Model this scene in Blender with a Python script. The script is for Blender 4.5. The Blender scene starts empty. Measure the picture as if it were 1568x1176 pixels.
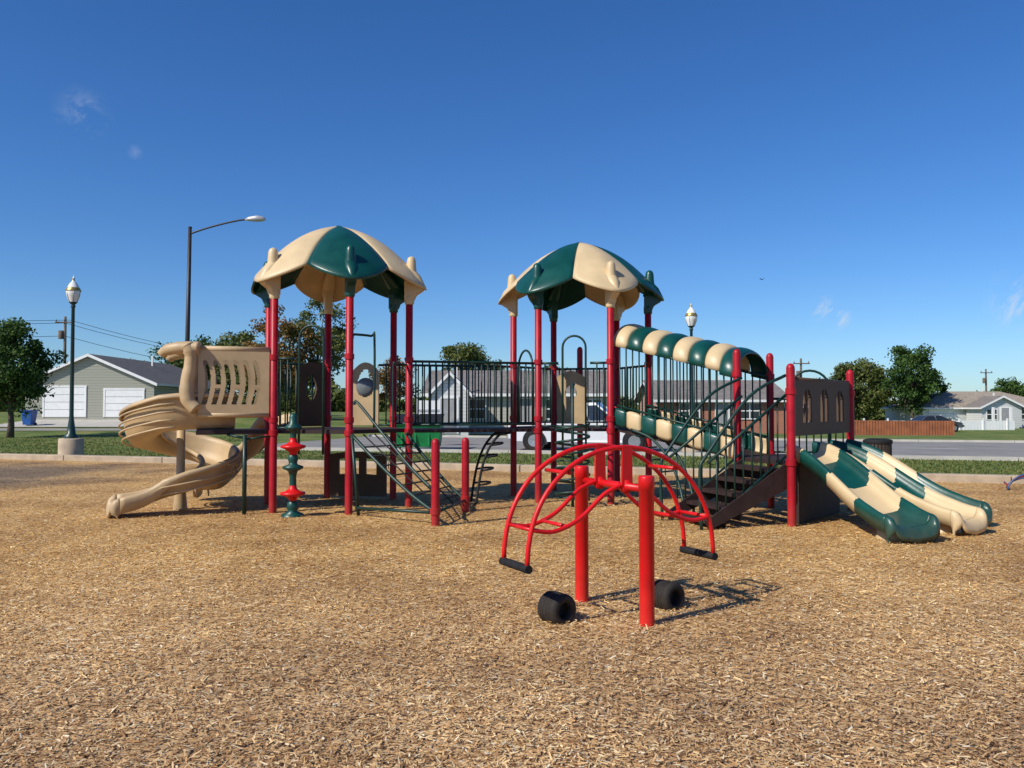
import bpy, math, random
import numpy as np
from mathutils import Vector, Matrix
random.seed(7); rng=np.random.default_rng(7)
scene=bpy.context.scene
D=math.radians
# ------------------------------------------------------------------ materials
def nodes(name):
    m=bpy.data.materials.new(name); m.use_nodes=True
    nt=m.node_tree; return m,nt,nt.nodes['Principled BSDF']
def M(name,col,rough=.5,var=.12,scale=4.,bump=0.,bscale=60.,metal=0.,spec=.5,dust=0.):
    m,nt,b=nodes(name); N=nt.nodes; L=nt.links
    tc=N.new('ShaderNodeTexCoord'); n=N.new('ShaderNodeTexNoise')
    n.inputs['Scale'].default_value=scale; n.inputs['Detail'].default_value=6
    L.new(tc.outputs['Object'],n.inputs['Vector'])
    r=N.new('ShaderNodeValToRGB'); r.color_ramp.elements[0].position=.3; r.color_ramp.elements[1].position=.7
    c=np.array(col); r.color_ramp.elements[0].color=(*np.clip(c*(1-var),0,1),1); r.color_ramp.elements[1].color=(*np.clip(c*(1+var),0,1),1)
    L.new(n.outputs['Fac'],r.inputs['Fac']); colout=r.outputs['Color']
    if dust>0:   # dusty scuffing low on the object
        s=N.new('ShaderNodeSeparateXYZ'); L.new(tc.outputs['Object'],s.inputs[0])
        mr=N.new('ShaderNodeMapRange'); mr.inputs['From Min'].default_value=.4; mr.inputs['From Max'].default_value=0; mr.inputs['To Max'].default_value=dust
        L.new(s.outputs['Z'],mr.inputs['Value'])
        n3=N.new('ShaderNodeTexNoise'); n3.inputs['Scale'].default_value=14; n3.inputs['Detail'].default_value=6; L.new(tc.outputs['Object'],n3.inputs['Vector'])
        mm=N.new('ShaderNodeMath'); mm.operation='MULTIPLY'; L.new(mr.outputs[0],mm.inputs[0]); L.new(n3.outputs['Fac'],mm.inputs[1])
        mx=N.new('ShaderNodeMixRGB'); L.new(mm.outputs[0],mx.inputs[0]); L.new(colout,mx.inputs[1]); mx.inputs[2].default_value=(.30,.19,.09,1); colout=mx.outputs[0]
    L.new(colout,b.inputs['Base Color'])
    rr=N.new('ShaderNodeMapRange'); rr.inputs['To Min'].default_value=max(rough-.1,0.02); rr.inputs['To Max'].default_value=min(rough+.12,1)
    L.new(n.outputs['Fac'],rr.inputs['Value']); L.new(rr.outputs['Result'],b.inputs['Roughness'])
    b.inputs['Metallic'].default_value=metal
    b.inputs['Specular IOR Level'].default_value=spec
    if bump>0:
        n2=N.new('ShaderNodeTexNoise'); n2.inputs['Scale'].default_value=bscale; n2.inputs['Detail'].default_value=5
        L.new(tc.outputs['Object'],n2.inputs['Vector'])
        bp=N.new('ShaderNodeBump'); bp.inputs['Strength'].default_value=bump; bp.inputs['Distance'].default_value=.02
        L.new(n2.outputs['Fac'],bp.inputs['Height']); L.new(bp.outputs['Normal'],b.inputs['Normal'])
    return m
RED=M('post_red',(.36,.007,.016),.42,.18,6,dust=.25,spec=.3)
SRED=M('seesaw_red',(.62,.008,.010),.38,.12,6,dust=.2,spec=.35)
GRN=M('plastic_green',(.003,.058,.046),.33,.22,3,.05,20,dust=.3)
GTUBE=M('tube_green',(.003,.030,.022),.45,.2,8)
TAN=M('plastic_tan',(.60,.45,.25),.45,.1,2.5,.06,25,dust=.4)
TAN2=M('plastic_tan_spiral',(.47,.335,.18),.5,.14,3,.06,25,dust=.4)
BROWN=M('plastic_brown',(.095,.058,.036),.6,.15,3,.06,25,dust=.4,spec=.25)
DECK=M('deck_brown',(.035,.02,.018),.6,.2,8,spec=.3)
BLK=M('black_rubber',(.013,.013,.014),.75,.3,30,.3,80,dust=.15,spec=.3)
ROPE=M('black_rope',(.012,.012,.013),.8,.2,40)
POLE=M('lamp_pole_green',(.008,.035,.03),.4,.2,8)
DPOLE=M('street_light_metal',(.02,.018,.02),.5,.2,5)
CONC=M('concrete',(.42,.33,.23),.85,.2,3,.3,50)
CONCL=M('concrete_light',(.45,.42,.36),.85,.12,2,.2,50)
ASPH=M('asphalt',(.23,.215,.195),.9,.2,.6,.4,60)
WHITE=M('white_paint',(.75,.75,.73),.5,.05,3)
GLASSD=M('window_glass',(.02,.025,.03),.08,.2,2,spec=.8)
GOLD=M('finial_gold',(.5,.33,.10),.35,.1,8,metal=.7)
LGLASS=M('lamp_glass',(.75,.75,.72),.15,.05,5)
GREY=M('grey_metal',(.5,.5,.5),.35,.1,4,metal=.4)
ROOFG=M('shingle_grey',(.19,.165,.145),.9,.25,3,.4,30)
ROOFD=M('shingle_dark',(.11,.105,.10),.9,.25,3,.4,30)
BARK=M('bark',(.09,.065,.045),.95,.3,6,.5,30)
WOODP=M('utility_pole_wood',(.12,.09,.065),.9,.3,5)
DUMP=M('dumpster_green',(.008,.22,.055),.5,.2,3)
BLUE=M('bin_blue',(.01,.08,.3),.45,.15,5)
CARW=M('car_paint_white',(.72,.73,.74),.25,.04,2)
CARD=M('car_paint_grey',(.09,.10,.11),.25,.1,2)
CHROME=M('hub_metal',(.5,.5,.5),.3,.1,10,metal=.8)

def siding(name,col,pitch=.2):
    m,nt,b=nodes(name); N=nt.nodes;L=nt.links
    tc=N.new('ShaderNodeTexCoord'); s=N.new('ShaderNodeSeparateXYZ'); L.new(tc.outputs['Object'],s.inputs[0])
    d=N.new('ShaderNodeMath'); d.operation='DIVIDE'; d.inputs[1].default_value=pitch; L.new(s.outputs['Z'],d.inputs[0])
    f=N.new('ShaderNodeMath'); f.operation='FRACT'; L.new(d.outputs[0],f.inputs[0])
    r=N.new('ShaderNodeValToRGB'); c=np.array(col)
    r.color_ramp.elements[0].position=.0; r.color_ramp.elements[0].color=(*c*.5,1)
    r.color_ramp.elements[1].position=.16; r.color_ramp.elements[1].color=(*c,1)
    L.new(f.outputs[0],r.inputs[0]); L.new(r.outputs[0],b.inputs['Base Color'])
    bp=N.new('ShaderNodeBump'); bp.inputs['Distance'].default_value=.03; L.new(f.outputs[0],bp.inputs['Height']); L.new(bp.outputs[0],b.inputs['Normal'])
    b.inputs['Roughness'].default_value=.6; return m
SIDG=siding('siding_grey',(.37,.37,.30)); SIDC=siding('siding_cream',(.55,.52,.44)); SIDW=siding('siding_white',(.7,.7,.68))
def brickm():
    m,nt,b=nodes('brick'); N=nt.nodes;L=nt.links
    tc=N.new('ShaderNodeTexCoord'); mp=N.new('ShaderNodeMapping'); mp.inputs['Rotation'].default_value=(D(90),0,0)
    L.new(tc.outputs['Object'],mp.inputs[0]); br=N.new('ShaderNodeTexBrick'); br.inputs['Scale'].default_value=4
    br.inputs['Color1'].default_value=(.42,.13,.055,1); br.inputs['Color2'].default_value=(.32,.10,.05,1); br.inputs['Mortar'].default_value=(.35,.3,.26,1)
    L.new(mp.outputs[0],br.inputs[0]); L.new(br.outputs[0],b.inputs['Base Color']); b.inputs['Roughness'].default_value=.9; return m
BRICK=brickm()
WFENCE=M('wood_fence_red',(.36,.12,.05),.85,.25,2)

def mulch(name,island):
    m,nt,b=nodes(name); N=nt.nodes;L=nt.links
    tc=N.new('ShaderNodeTexCoord')
    if island:
        g=N.new('ShaderNodeNewGeometry'); fac=g.outputs['Random Per Island']
    else:
        nz=N.new('ShaderNodeTexNoise'); nz.inputs['Scale'].default_value=9; nz.inputs['Detail'].default_value=2
        L.new(tc.outputs['Object'],nz.inputs['Vector'])
        mx=N.new('ShaderNodeMixRGB'); mx.blend_type='ADD'; mx.inputs[0].default_value=.25
        L.new(tc.outputs['Object'],mx.inputs[1]); L.new(nz.outputs['Color'],mx.inputs[2])
        mp=N.new('ShaderNodeMapping'); mp.inputs['Scale'].default_value=(1,2.6,1); L.new(mx.outputs[0],mp.inputs[0])
        v=N.new('ShaderNodeTexVoronoi'); v.inputs['Scale'].default_value=28; L.new(mp.outputs[0],v.inputs['Vector'])
        sp=N.new('ShaderNodeSeparateColor'); L.new(v.outputs['Color'],sp.inputs[0]); fac=sp.outputs[0]
        bp=N.new('ShaderNodeBump'); bp.inputs['Strength'].default_value=.8; bp.inputs['Distance'].default_value=.02
        nb=N.new('ShaderNodeTexNoise'); nb.inputs['Scale'].default_value=28; nb.inputs['Detail'].default_value=8; L.new(tc.outputs['Object'],nb.inputs['Vector'])
        ad=N.new('ShaderNodeMath'); ad.operation='ADD'; L.new(sp.outputs[1],ad.inputs[0]); L.new(nb.outputs['Fac'],ad.inputs[1])
        L.new(ad.outputs[0],bp.inputs['Height']); L.new(bp.outputs[0],b.inputs['Normal'])
    r=N.new('ShaderNodeValToRGB'); cr=r.color_ramp
    if island: cols=[(0,(.17,.075,.022)),(.14,(.42,.20,.055)),(.36,(.68,.375,.115)),(.68,(.84,.53,.19)),(.90,(.88,.66,.32)),(1,(.92,.80,.55))]
    else: cols=[(0,(.12,.055,.018)),(.16,(.36,.175,.05)),(.42,(.58,.32,.10)),(.72,(.74,.46,.165)),(.92,(.80,.57,.27)),(1,(.86,.70,.45))]
    cr.elements[0].position=0; cr.elements[0].color=(*cols[0][1],1)
    cr.elements[1].position=1; cr.elements[1].color=(*cols[-1][1],1)
    for p,c in cols[1:-1]:
        e=cr.elements.new(p); e.color=(*c,1)
    L.new(fac,r.inputs[0])
    n1=N.new('ShaderNodeTexNoise'); n1.inputs['Scale'].default_value=.42; n1.inputs['Detail'].default_value=9; n1.inputs['Roughness'].default_value=.7
    L.new(tc.outputs['Object'],n1.inputs['Vector'])
    r1=N.new('ShaderNodeValToRGB'); r1.color_ramp.elements[0].position=.36; r1.color_ramp.elements[0].color=(.62,.56,.54,1)
    r1.color_ramp.elements[1].position=.58; r1.color_ramp.elements[1].color=(1.,1.,1.,1)
    L.new(n1.outputs['Fac'],r1.inputs[0])
    mu=N.new('ShaderNodeMixRGB'); mu.blend_type='MULTIPLY'; mu.inputs[0].default_value=1
    L.new(r.outputs[0],mu.inputs[1]); L.new(r1.outputs[0],mu.inputs[2])
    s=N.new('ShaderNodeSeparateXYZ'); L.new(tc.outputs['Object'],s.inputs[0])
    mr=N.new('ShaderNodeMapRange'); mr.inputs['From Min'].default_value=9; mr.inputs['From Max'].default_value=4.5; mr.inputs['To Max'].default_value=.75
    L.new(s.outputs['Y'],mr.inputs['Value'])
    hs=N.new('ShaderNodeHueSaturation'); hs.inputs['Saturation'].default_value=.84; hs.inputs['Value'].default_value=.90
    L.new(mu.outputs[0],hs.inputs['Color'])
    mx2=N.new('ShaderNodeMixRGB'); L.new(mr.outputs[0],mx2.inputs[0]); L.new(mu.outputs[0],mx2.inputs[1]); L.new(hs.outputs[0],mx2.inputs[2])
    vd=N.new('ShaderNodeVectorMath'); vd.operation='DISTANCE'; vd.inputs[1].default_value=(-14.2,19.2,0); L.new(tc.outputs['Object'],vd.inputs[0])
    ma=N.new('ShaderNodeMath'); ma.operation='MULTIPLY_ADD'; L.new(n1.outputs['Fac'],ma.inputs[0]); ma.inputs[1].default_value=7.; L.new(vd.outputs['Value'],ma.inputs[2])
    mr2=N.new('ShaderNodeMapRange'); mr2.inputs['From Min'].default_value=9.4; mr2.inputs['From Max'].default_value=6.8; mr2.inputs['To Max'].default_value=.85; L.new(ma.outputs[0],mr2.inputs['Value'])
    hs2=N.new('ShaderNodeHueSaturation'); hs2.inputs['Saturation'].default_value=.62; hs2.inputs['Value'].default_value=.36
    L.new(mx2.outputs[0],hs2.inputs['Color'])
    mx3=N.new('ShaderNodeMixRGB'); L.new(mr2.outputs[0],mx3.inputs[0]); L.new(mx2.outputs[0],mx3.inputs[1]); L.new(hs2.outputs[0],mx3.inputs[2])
    L.new(mx3.outputs[0],b.inputs['Base Color']); b.inputs['Roughness'].default_value=.85; b.inputs['Specular IOR Level'].default_value=.2
    return m
MULCH=mulch('wood_mulch',False); CHIP=mulch('wood_chips',True)
def grassm():
    m,nt,b=nodes('grass'); N=nt.nodes;L=nt.links
    tc=N.new('ShaderNodeTexCoord')
    n1=N.new('ShaderNodeTexNoise'); n1.inputs['Scale'].default_value=.4; n1.inputs['Detail'].default_value=10; n1.inputs['Roughness'].default_value=.75
    L.new(tc.outputs['Object'],n1.inputs['Vector'])
    r=N.new('ShaderNodeValToRGB'); r.color_ramp.elements[0].position=.34; r.color_ramp.elements[0].color=(.075,.12,.025,1)
    r.color_ramp.elements[1].position=.66; r.color_ramp.elements[1].color=(.27,.24,.085,1)
    e=r.color_ramp.elements.new(.5); e.color=(.13,.175,.04,1)
    L.new(n1.outputs['Fac'],r.inputs[0]); L.new(r.outputs[0],b.inputs['Base Color'])
    n2=N.new('ShaderNodeTexNoise'); n2.inputs['Scale'].default_value=18; n2.inputs['Detail'].default_value=6; L.new(tc.outputs['Object'],n2.inputs['Vector'])
    bp=N.new('ShaderNodeBump'); bp.inputs['Distance'].default_value=.06; L.new(n2.outputs[0],bp.inputs['Height']); L.new(bp.outputs[0],b.inputs['Normal'])
    b.inputs['Roughness'].default_value=.9; b.inputs['Specular IOR Level'].default_value=.2; return m
GRASS=grassm()
def leafm(name,c1,c2,c3):
    m,nt,b=nodes(name); N=nt.nodes;L=nt.links
    g=N.new('ShaderNodeNewGeometry'); r=N.new('ShaderNodeValToRGB')
    r.color_ramp.elements[0].color=(*c1,1); r.color_ramp.elements[1].color=(*c3,1); e=r.color_ramp.elements.new(.55); e.color=(*c2,1)
    L.new(g.outputs['Random Per Island'],r.inputs[0]); L.new(r.outputs[0],b.inputs['Base Color']); b.inputs['Roughness'].default_value=.7
    b.inputs['Specular IOR Level'].default_value=.2
    tr=N.new('ShaderNodeBsdfTranslucent'); L.new(r.outputs[0],tr.inputs[0]); mx=N.new('ShaderNodeMixShader'); mx.inputs[0].default_value=.25
    L.new(b.outputs[0],mx.inputs[1]); L.new(tr.outputs[0],mx.inputs[2]); L.new(mx.outputs[0],N['Material Output'].inputs[0]); return m
LEAFG=leafm('leaf_green',(.025,.06,.014),(.055,.11,.024),(.11,.18,.04))
LEAFY=leafm('leaf_olive',(.06,.085,.02),(.11,.14,.035),(.19,.19,.06))
LEAFR=leafm('leaf_autumn',(.08,.08,.022),(.18,.12,.035),(.34,.15,.045))

# ------------------------------------------------------------------ mesh builder
class MB:
    def __init__(s): s.v=[];s.f=[];s.m=[];s.s=[]
    def add(s,vs,fs,mi=0,sm=True):
        o=len(s.v); s.v+=[tuple(v) for v in vs]
        for f in fs: s.f.append(tuple(i+o for i in f)); s.m.append(mi); s.s.append(sm)
    def tube(s,pts,r,mi=0,n=10,closed=False):
        P=[Vector(p) for p in pts]; k=len(P); rs=r if isinstance(r,(list,tuple)) else [r]*k
        vs=[];ref=None
        for i in range(k):
            if closed: t=P[(i+1)%k]-P[i-1]
            else: t=P[min(i+1,k-1)]-P[max(i-1,0)]
            t.normalize()
            if ref is None: ref=Vector((0,0,1)) if abs(t.z)<.9 else Vector((1,0,0))
            a=ref-t*ref.dot(t)
            if a.length<1e-4: a=t.orthogonal()
            a.normalize(); ref=a; b=t.cross(a)
            for j in range(n):
                q=2*math.pi*j/n; vs.append(P[i]+(a*math.cos(q)+b*math.sin(q))*rs[i])
        fs=[]
        for i in range(k if closed else k-1):
            i2=(i+1)%k
            for j in range(n):
                j2=(j+1)%n; fs.append((i*n+j,i*n+j2,i2*n+j2,i2*n+j))
        s.add(vs,fs,mi)
        if not closed:
            o=len(s.v)-k*n
            s.f.append(tuple(o+j for j in reversed(range(n)))); s.m.append(mi); s.s.append(False)
            s.f.append(tuple(o+(k-1)*n+j for j in range(n))); s.m.append(mi); s.s.append(False)
    def box(s,c,size,mi=0,rz=0,R=None):
        M3=R if R is not None else Matrix.Rotation(rz,3,'Z'); c=Vector(c); h=Vector(size)/2
        vs=[c+M3@Vector((x*h.x,y*h.y,z*h.z)) for z in(-1,1) for y in(-1,1) for x in(-1,1)]
        s.add(vs,[(0,2,3,1),(4,5,7,6),(0,1,5,4),(2,6,7,3),(0,4,6,2),(1,3,7,5)],mi,False)
    def prism(s,poly,z0,z1,mi=0):
        n=len(poly); vs=[(x,y,z0) for x,y in poly]+[(x,y,z1) for x,y in poly]
        fs=[tuple(reversed(range(n))),tuple(range(n,2*n))]+[(i,(i+1)%n,n+(i+1)%n,n+i) for i in range(n)]
        s.add(vs,fs,mi,False)
    def lathe(s,prof,o,mi=0,n=24,R=None,sm=True):
        o=Vector(o); vs=[]
        for r,z in prof:
            for j in range(n):
                q=2*math.pi*j/n; p=Vector((r*math.cos(q),r*math.sin(q),z)); vs.append(o+(R@p if R else p))
        fs=[(i*n+j,i*n+(j+1)%n,(i+1)*n+(j+1)%n,(i+1)*n+j) for i in range(len(prof)-1) for j in range(n)]
        s.add(vs,fs,mi,sm)
    def grid(s,P,mif=0,sm=True):
        nu=len(P);nv=len(P[0]); o=len(s.v)
        for row in P: s.v+=[tuple(p) for p in row]
        for i in range(nu-1):
            for j in range(nv-1):
                s.f.append((o+i*nv+j,o+i*nv+j+1,o+(i+1)*nv+j+1,o+(i+1)*nv+j)); s.m.append(mif(i,j) if callable(mif) else mif); s.s.append(sm)
    def slab(s,pts,thick,nrm,mi=0):
        n=len(pts); nv=Vector(nrm)*thick; A=[Vector(p) for p in pts]; vs=A+[p+nv for p in A]
        s.add(vs,[tuple(reversed(range(n))),tuple(range(n,2*n))]+[(i,(i+1)%n,n+(i+1)%n,n+i) for i in range(n)],mi,False)
    def obj(s,name,mats,parent=None,solid=0,bevel=0,recalc=False):
        me=bpy.data.meshes.new(name); me.from_pydata(s.v,[],s.f)
        for m in mats: me.materials.append(m)
        me.polygons.foreach_set('material_index',s.m); me.polygons.foreach_set('use_smooth',s.s); me.update()
        if recalc:
            import bmesh
            bm=bmesh.new(); bm.from_mesh(me); bmesh.ops.recalc_face_normals(bm,faces=bm.faces); bm.to_mesh(me); bm.free()
        o=bpy.data.objects.new(name,me); scene.collection.objects.link(o)
        if parent: o.parent=parent; o.matrix_parent_inverse=Matrix.Translation(-parent.location)
        if bevel:
            b=o.modifiers.new('b','BEVEL'); b.width=bevel; b.segments=2; b.limit_method='ANGLE'
        if solid:
            b=o.modifiers.new('s','SOLIDIFY'); b.thickness=solid; b.offset=0
        return o
def group(name,loc):
    e=bpy.data.objects.new(name,None); e.location=loc; e.empty_display_size=.3; scene.collection.objects.link(e); return e
def qobj(name,verts,nq,mat,parent=None):
    me=bpy.data.meshes.new(name); me.vertices.add(nq*4); me.vertices.foreach_set('co',verts.astype(np.float32).ravel())
    me.loops.add(nq*4); me.loops.foreach_set('vertex_index',np.arange(nq*4,dtype=np.int32))
    me.polygons.add(nq); me.polygons.foreach_set('loop_start',np.arange(0,nq*4,4,dtype=np.int32))
    me.materials.append(mat); me.update(calc_edges=True)
    o=bpy.data.objects.new(name,me); scene.collection.objects.link(o)
    if parent: o.parent=parent; o.matrix_parent_inverse=Matrix.Translation(-parent.location)
    return o
def smooth(pts,n=8):
    P=[Vector(p) for p in pts]; out=[]
    for i in range(len(P)-1):
        p0=P[max(i-1,0)];p1=P[i];p2=P[i+1];p3=P[min(i+2,len(P)-1)]
        for k in range(n):
            t=k/n; out.append(.5*((2*p1)+(p2-p0)*t+(2*p0-5*p1+4*p2-p3)*t*t+(3*p1-p0-3*p2+p3)*t**3))
    out.append(P[-1]); return out

# ------------------------------------------------------------------ terrain
def ss(a,b,x):
    t=min(max((x-a)/(b-a),0),1); return t*t*(3-2*t)
def H(x,y):
    k=.95 if x<-20 else (-.5 if x>25 else .95-1.45*(x+20)/45)
    return ss(46,66,y)*k
xs=sorted(set([-900,-500,-300,-200,-150,-120]+list(range(-100,101,4))+[120,150,200,300,500,900]))
ys=sorted(set([-60,-30,-10]+list(range(0,120,2))+[130,150,200,300,500,900,1800]))
g=MB(); g.grid([[(x,y,H(x,y)) for x in xs] for y in ys]); g.obj('grass_ground',[GRASS],recalc=False)
ea=Vector((26.8,-8.5)).normalized(); p0=Vector((-16,26)); A=p0-ea*70; B=p0+ea*75
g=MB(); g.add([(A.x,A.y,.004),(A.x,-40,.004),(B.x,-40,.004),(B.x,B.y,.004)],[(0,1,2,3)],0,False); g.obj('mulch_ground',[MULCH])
g=MB(); n=Vector((-ea.y,ea.x))
k=40
for i in range(k):
    a=A+(B-A)*(i/k); b=A+(B-A)*((i+1)/k)-ea*.02
    g.prism([(a.x,a.y),(b.x,b.y),((b+n*.35).x,(b+n*.35).y),((a+n*.35).x,(a+n*.35).y)],-.05,.17)
g.obj('concrete_playground_edge',[CONC],bevel=.02)
def blades(N):
    u=rng.random(N); y=17.5*(46/17.5)**u; x=(rng.random(N)*2-1)*(.68*y+1)
    ok=(y>(26+(x+16)*(-8.5/26.8)+.5)); ok&=((y-30)*.966+(x+2)*.26<-.3)|(x<-13)
    x=x[ok];y=y[ok];n=len(x); h=rng.uniform(.02,.06,n); yaw=rng.uniform(0,np.pi,n); w=.02
    dx=np.cos(yaw)*w;dy=np.sin(yaw)*w; lx=rng.normal(0,.03,n);ly=rng.normal(0,.03,n); z=np.zeros(n)
    V=np.stack([np.stack([x-dx,y-dy,z],1),np.stack([x+dx,y+dy,z],1),np.stack([x+dx*.3+lx,y+dy*.3+ly,h],1),np.stack([x-dx*.3+lx,y-dy*.3+ly,h],1)],1)
    return V,n
V,N=blades(90000); qobj('grass_blades',V,N,leafm('blade_green',(.07,.105,.022),(.12,.16,.038),(.28,.24,.09)))
e=Vector((.966,-.26)).normalized(); nn=Vector((-e.y,e.x)); O=Vector((-2,30))
def rp(u,v): q=O+e*u+nn*v; return q.x,q.y
g=MB(); g.grid([[(*rp(u,v),H(*rp(u,v))+.03) for u in np.arange(-10,101,2.)] for v in np.arange(0,14.1,2)]); g.obj('asphalt_road',[ASPH])
g=MB()
for u in np.arange(-10,100,4.):
    a=rp(u,-.2);b=rp(u+3.98,-.2);c=rp(u+3.98,0);d=rp(u,0); g.prism([a,b,c,d],-.05,.12)
    a=rp(u,14);b=rp(u+3.98,14);c=rp(u+3.98,14.2);d=rp(u,14.2); g.prism([a,b,c,d],-.4,.13+H(*b))
g.obj('road_kerb',[CONCL])
g=MB()
for u in np.arange(-6,98,7.):
    g.add([(*rp(u,6.9),.036),(*rp(u+3,6.9),.036),(*rp(u+3,7.02),.036),(*rp(u,7.02),.036)],[(0,1,2,3)],0,False)
g.obj('road_marking',[WHITE])
g=MB(); g.grid([[(x,y,H(x,y)+.03) for x in np.arange(-90,-13,2.)] for y in (51.5,52.3,53.1)]); g.obj('side_street',[M('old_asphalt',(.26,.24,.21),.9,.15,.5)])
g=MB(); g.grid([[(x,y,H(x,y)+.05) for x in np.arange(-34.5,-25,1.)] for y in np.arange(54,60.5,1)]); g.obj('concrete_driveway',[CONCL])

def chips(N,y0,y1,l0,l1):
    u=rng.random(N); y=y0*(y1/y0)**u; x=(rng.random(N)*2-1)*(.78*y+1.5)
    ok=y<(26+(x+16)*(-8.5/26.8)-.2)
    x=x[ok];y=y[ok];N=len(x)
    L=rng.uniform(l0,l1,N)*rng.uniform(.4,1,N)/2; W=rng.uniform(.003,.011,N)/2
    yaw=rng.uniform(0,np.pi,N); pit=rng.normal(0,.17,N); rol=rng.normal(0,.32,N)
    dx=np.stack([np.cos(yaw)*np.cos(pit),np.sin(yaw)*np.cos(pit),np.sin(pit)],1)
    dy=np.stack([-np.sin(yaw)*np.cos(rol),np.cos(yaw)*np.cos(rol),np.sin(rol)],1)
    c=np.stack([x,y,.010+np.abs(L*np.sin(pit))+rng.random(N)*.016],1)
    L=L[:,None];W=W[:,None]; t=rng.uniform(.3,1,(N,1))
    V=np.stack([c-dx*L-dy*W,c+dx*L-dy*W*t,c+dx*L+dy*W*t,c-dx*L+dy*W],1)
    return V,N
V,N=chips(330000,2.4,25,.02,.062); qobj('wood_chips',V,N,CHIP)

# ------------------------------------------------------------------ playground structure
PG=group('playground_structure',(0,13.5,0))
R6=1.22
def hexv(c,a,r=R6): return (c[0]+r*math.cos(D(a)),c[1]+r*math.sin(D(a)))
TL=(-2.87,13.65); TR=(1.23,15.0); TC=(4.57,12.2)
ANG=[-130,-70,-10,50,110,170]
def post(mb,x,y,h,dome=True,mi=0,r=.058,rings=()):
    prof=[(r,0),(r,h-.04)]+([(r*.93,h-.015),(r*.7,h+.012),(r*.35,h+.026),(0.001,h+.03)] if dome else [(.001,h)])
    mb.lathe(prof,(x,y,0),mi,20)
    for z in rings: mb.lathe([(r,z-.045),(r+.014,z-.04),(r+.014,z+.04),(r,z+.045)],(x,y,0),mi,20,sm=False)
g=MB()
for c in (TL,TR):
    for a in ANG:
        x,y=hexv(c,a); post(g,x,y,3.42,False,rings=(1.22,1.42,2.38))
for a,h in ((-130,2.18),(170,2.46),(110,2.46),(50,2.18)):
    x,y=hexv(TC,a); post(g,x,y,h,rings=(.86,h-.35))
post(g,-1.04,11.3,1.16,rings=(.2,)); post(g,-.72,12.86,1.12,rings=(.2,))
post(g,1.36,16.6,2.8)
g.obj('support_posts',[RED],PG)
g=MB()
for c in (TL,TR): g.prism([hexv(c,a,R6-.07) for a in ANG],1.21,1.27)
g.prism([hexv(TC,a,R6-.07) for a in (-130,50,110,170)],.81,.87)
bl=[hexv(TL,-10),hexv(TR,-130),hexv(TR,170),hexv(TL,50)]
g.prism([(bl[0][0]+.1,bl[0][1]+.1),(bl[1][0]-.1,bl[1][1]+.05),(bl[2][0]-.1,bl[2][1]-.1),(bl[3][0]+.1,bl[3][1]-.05)],1.20,1.255)
g.prism([(-3.75,12.75),(-4.1,13.75),(-5.05,13.35),(-4.72,12.4)],1.2,1.268)
g.obj('decks',[DECK],PG)
def rdrop(t): return .60*t+.40*t**2.5
def roof(c,first,name):
    g=MB()
    def surf(a,ph,t):
        q=abs(ph)/30.
        Rm=1.48-.28*q**1.3; Hd=1.04-.26*q**1.5
        r=t*Rm; z=4.60-Hd*rdrop(t)+.085*math.sin(math.pi*min(t,1))*math.cos(q*math.pi/2)**.7
        th=D(a+ph); return Vector((c[0]+r*math.cos(th),c[1]+r*math.sin(th),z))
    for k,a in enumerate(ANG):
        mi=(k+first)%2
        P=[[surf(a,ph,t) for ph in np.linspace(-30,30,17)] for t in np.linspace(0.01,1,18)]
        last=[]
        for j,ph in enumerate(np.linspace(-30,30,17)):
            p=P[-1][j]; th=D(a+ph); last.append(p+Vector((.015*math.cos(th),.015*math.sin(th),-.05)))
        P.append(last); g.grid(P,mi)
    g.obj(name+'_canopy',[GRN,TAN],PG,solid=.03,recalc=True)
    g=MB()
    for k,a in enumerate(ANG):
        mi=(k+first)%2; ra=D(a); d=Vector((math.cos(ra),math.sin(ra),0)); t=Vector((-d.y,d.x,0)); C=Vector((c[0],c[1],0))
        g.lathe([(.001,.27),(.035,.262),(.060,.235),(.074,.19),(.080,.10),(.090,0),(.11,-.12),(.12,-.2)],C+d*1.25+Vector((0,0,3.80)),mi,16)
        rs_=[.8,.95,1.08,1.2,1.33,1.46]
        g.tube([C+d*r+Vector((0,0,4.58-1.04*rdrop(r/1.48)-.035)) for r in rs_],[.02,.06,.095,.12,.11,.05],mi,12)
        w=.07
        pr=[(1.15,3.70),(1.15,3.34),(1.29,3.34),(1.33,3.43),(1.45,3.50),(1.46,3.57),(1.35,3.66)]
        g.slab([C+d*r+Vector((0,0,z))-t*w for r,z in pr],2*w,t,mi)
        g.lathe([(.062,3.28),(.078,3.29),(.078,3.42),(.062,3.43)],C+d*R6,mi,16)
    g.lathe([(.001,4.62),(.05,4.61),(.09,4.58),(.1,4.54)],(c[0],c[1],0),0,16)
    g.obj(name+'_brackets',[GRN,TAN],PG,bevel=.02)
roof(TL,1,'roof_petals'); roof(TR,0,'roof_petals_rear')
rl=MB()
def rail(p0,p1,z0,z1,sp=.11,top=.021,dz0=0,dz1=0,r=.0125):
    p0=Vector(p0);p1=Vector(p1); L=(p1-p0).length; n=max(2,int(L/sp))
    a=Vector((p0.x,p0.y,0));b=Vector((p1.x,p1.y,0))
    rl.tube([a+Vector((0,0,z1+dz0)),b+Vector((0,0,z1+dz1))],top); rl.tube([a+Vector((0,0,z0+dz0)),b+Vector((0,0,z0+dz1))],top*.8)
    for i in range(1,n):
        t=i/n; q=a.lerp(b,t); dz=dz0+(dz1-dz0)*t; rl.tube([q+Vector((0,0,z0+dz)),q+Vector((0,0,z1+dz))],r,n=6)
def lerp2(a,b,t): return (a[0]+(b[0]-a[0])*t,a[1]+(b[1]-a[1])*t)
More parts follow.
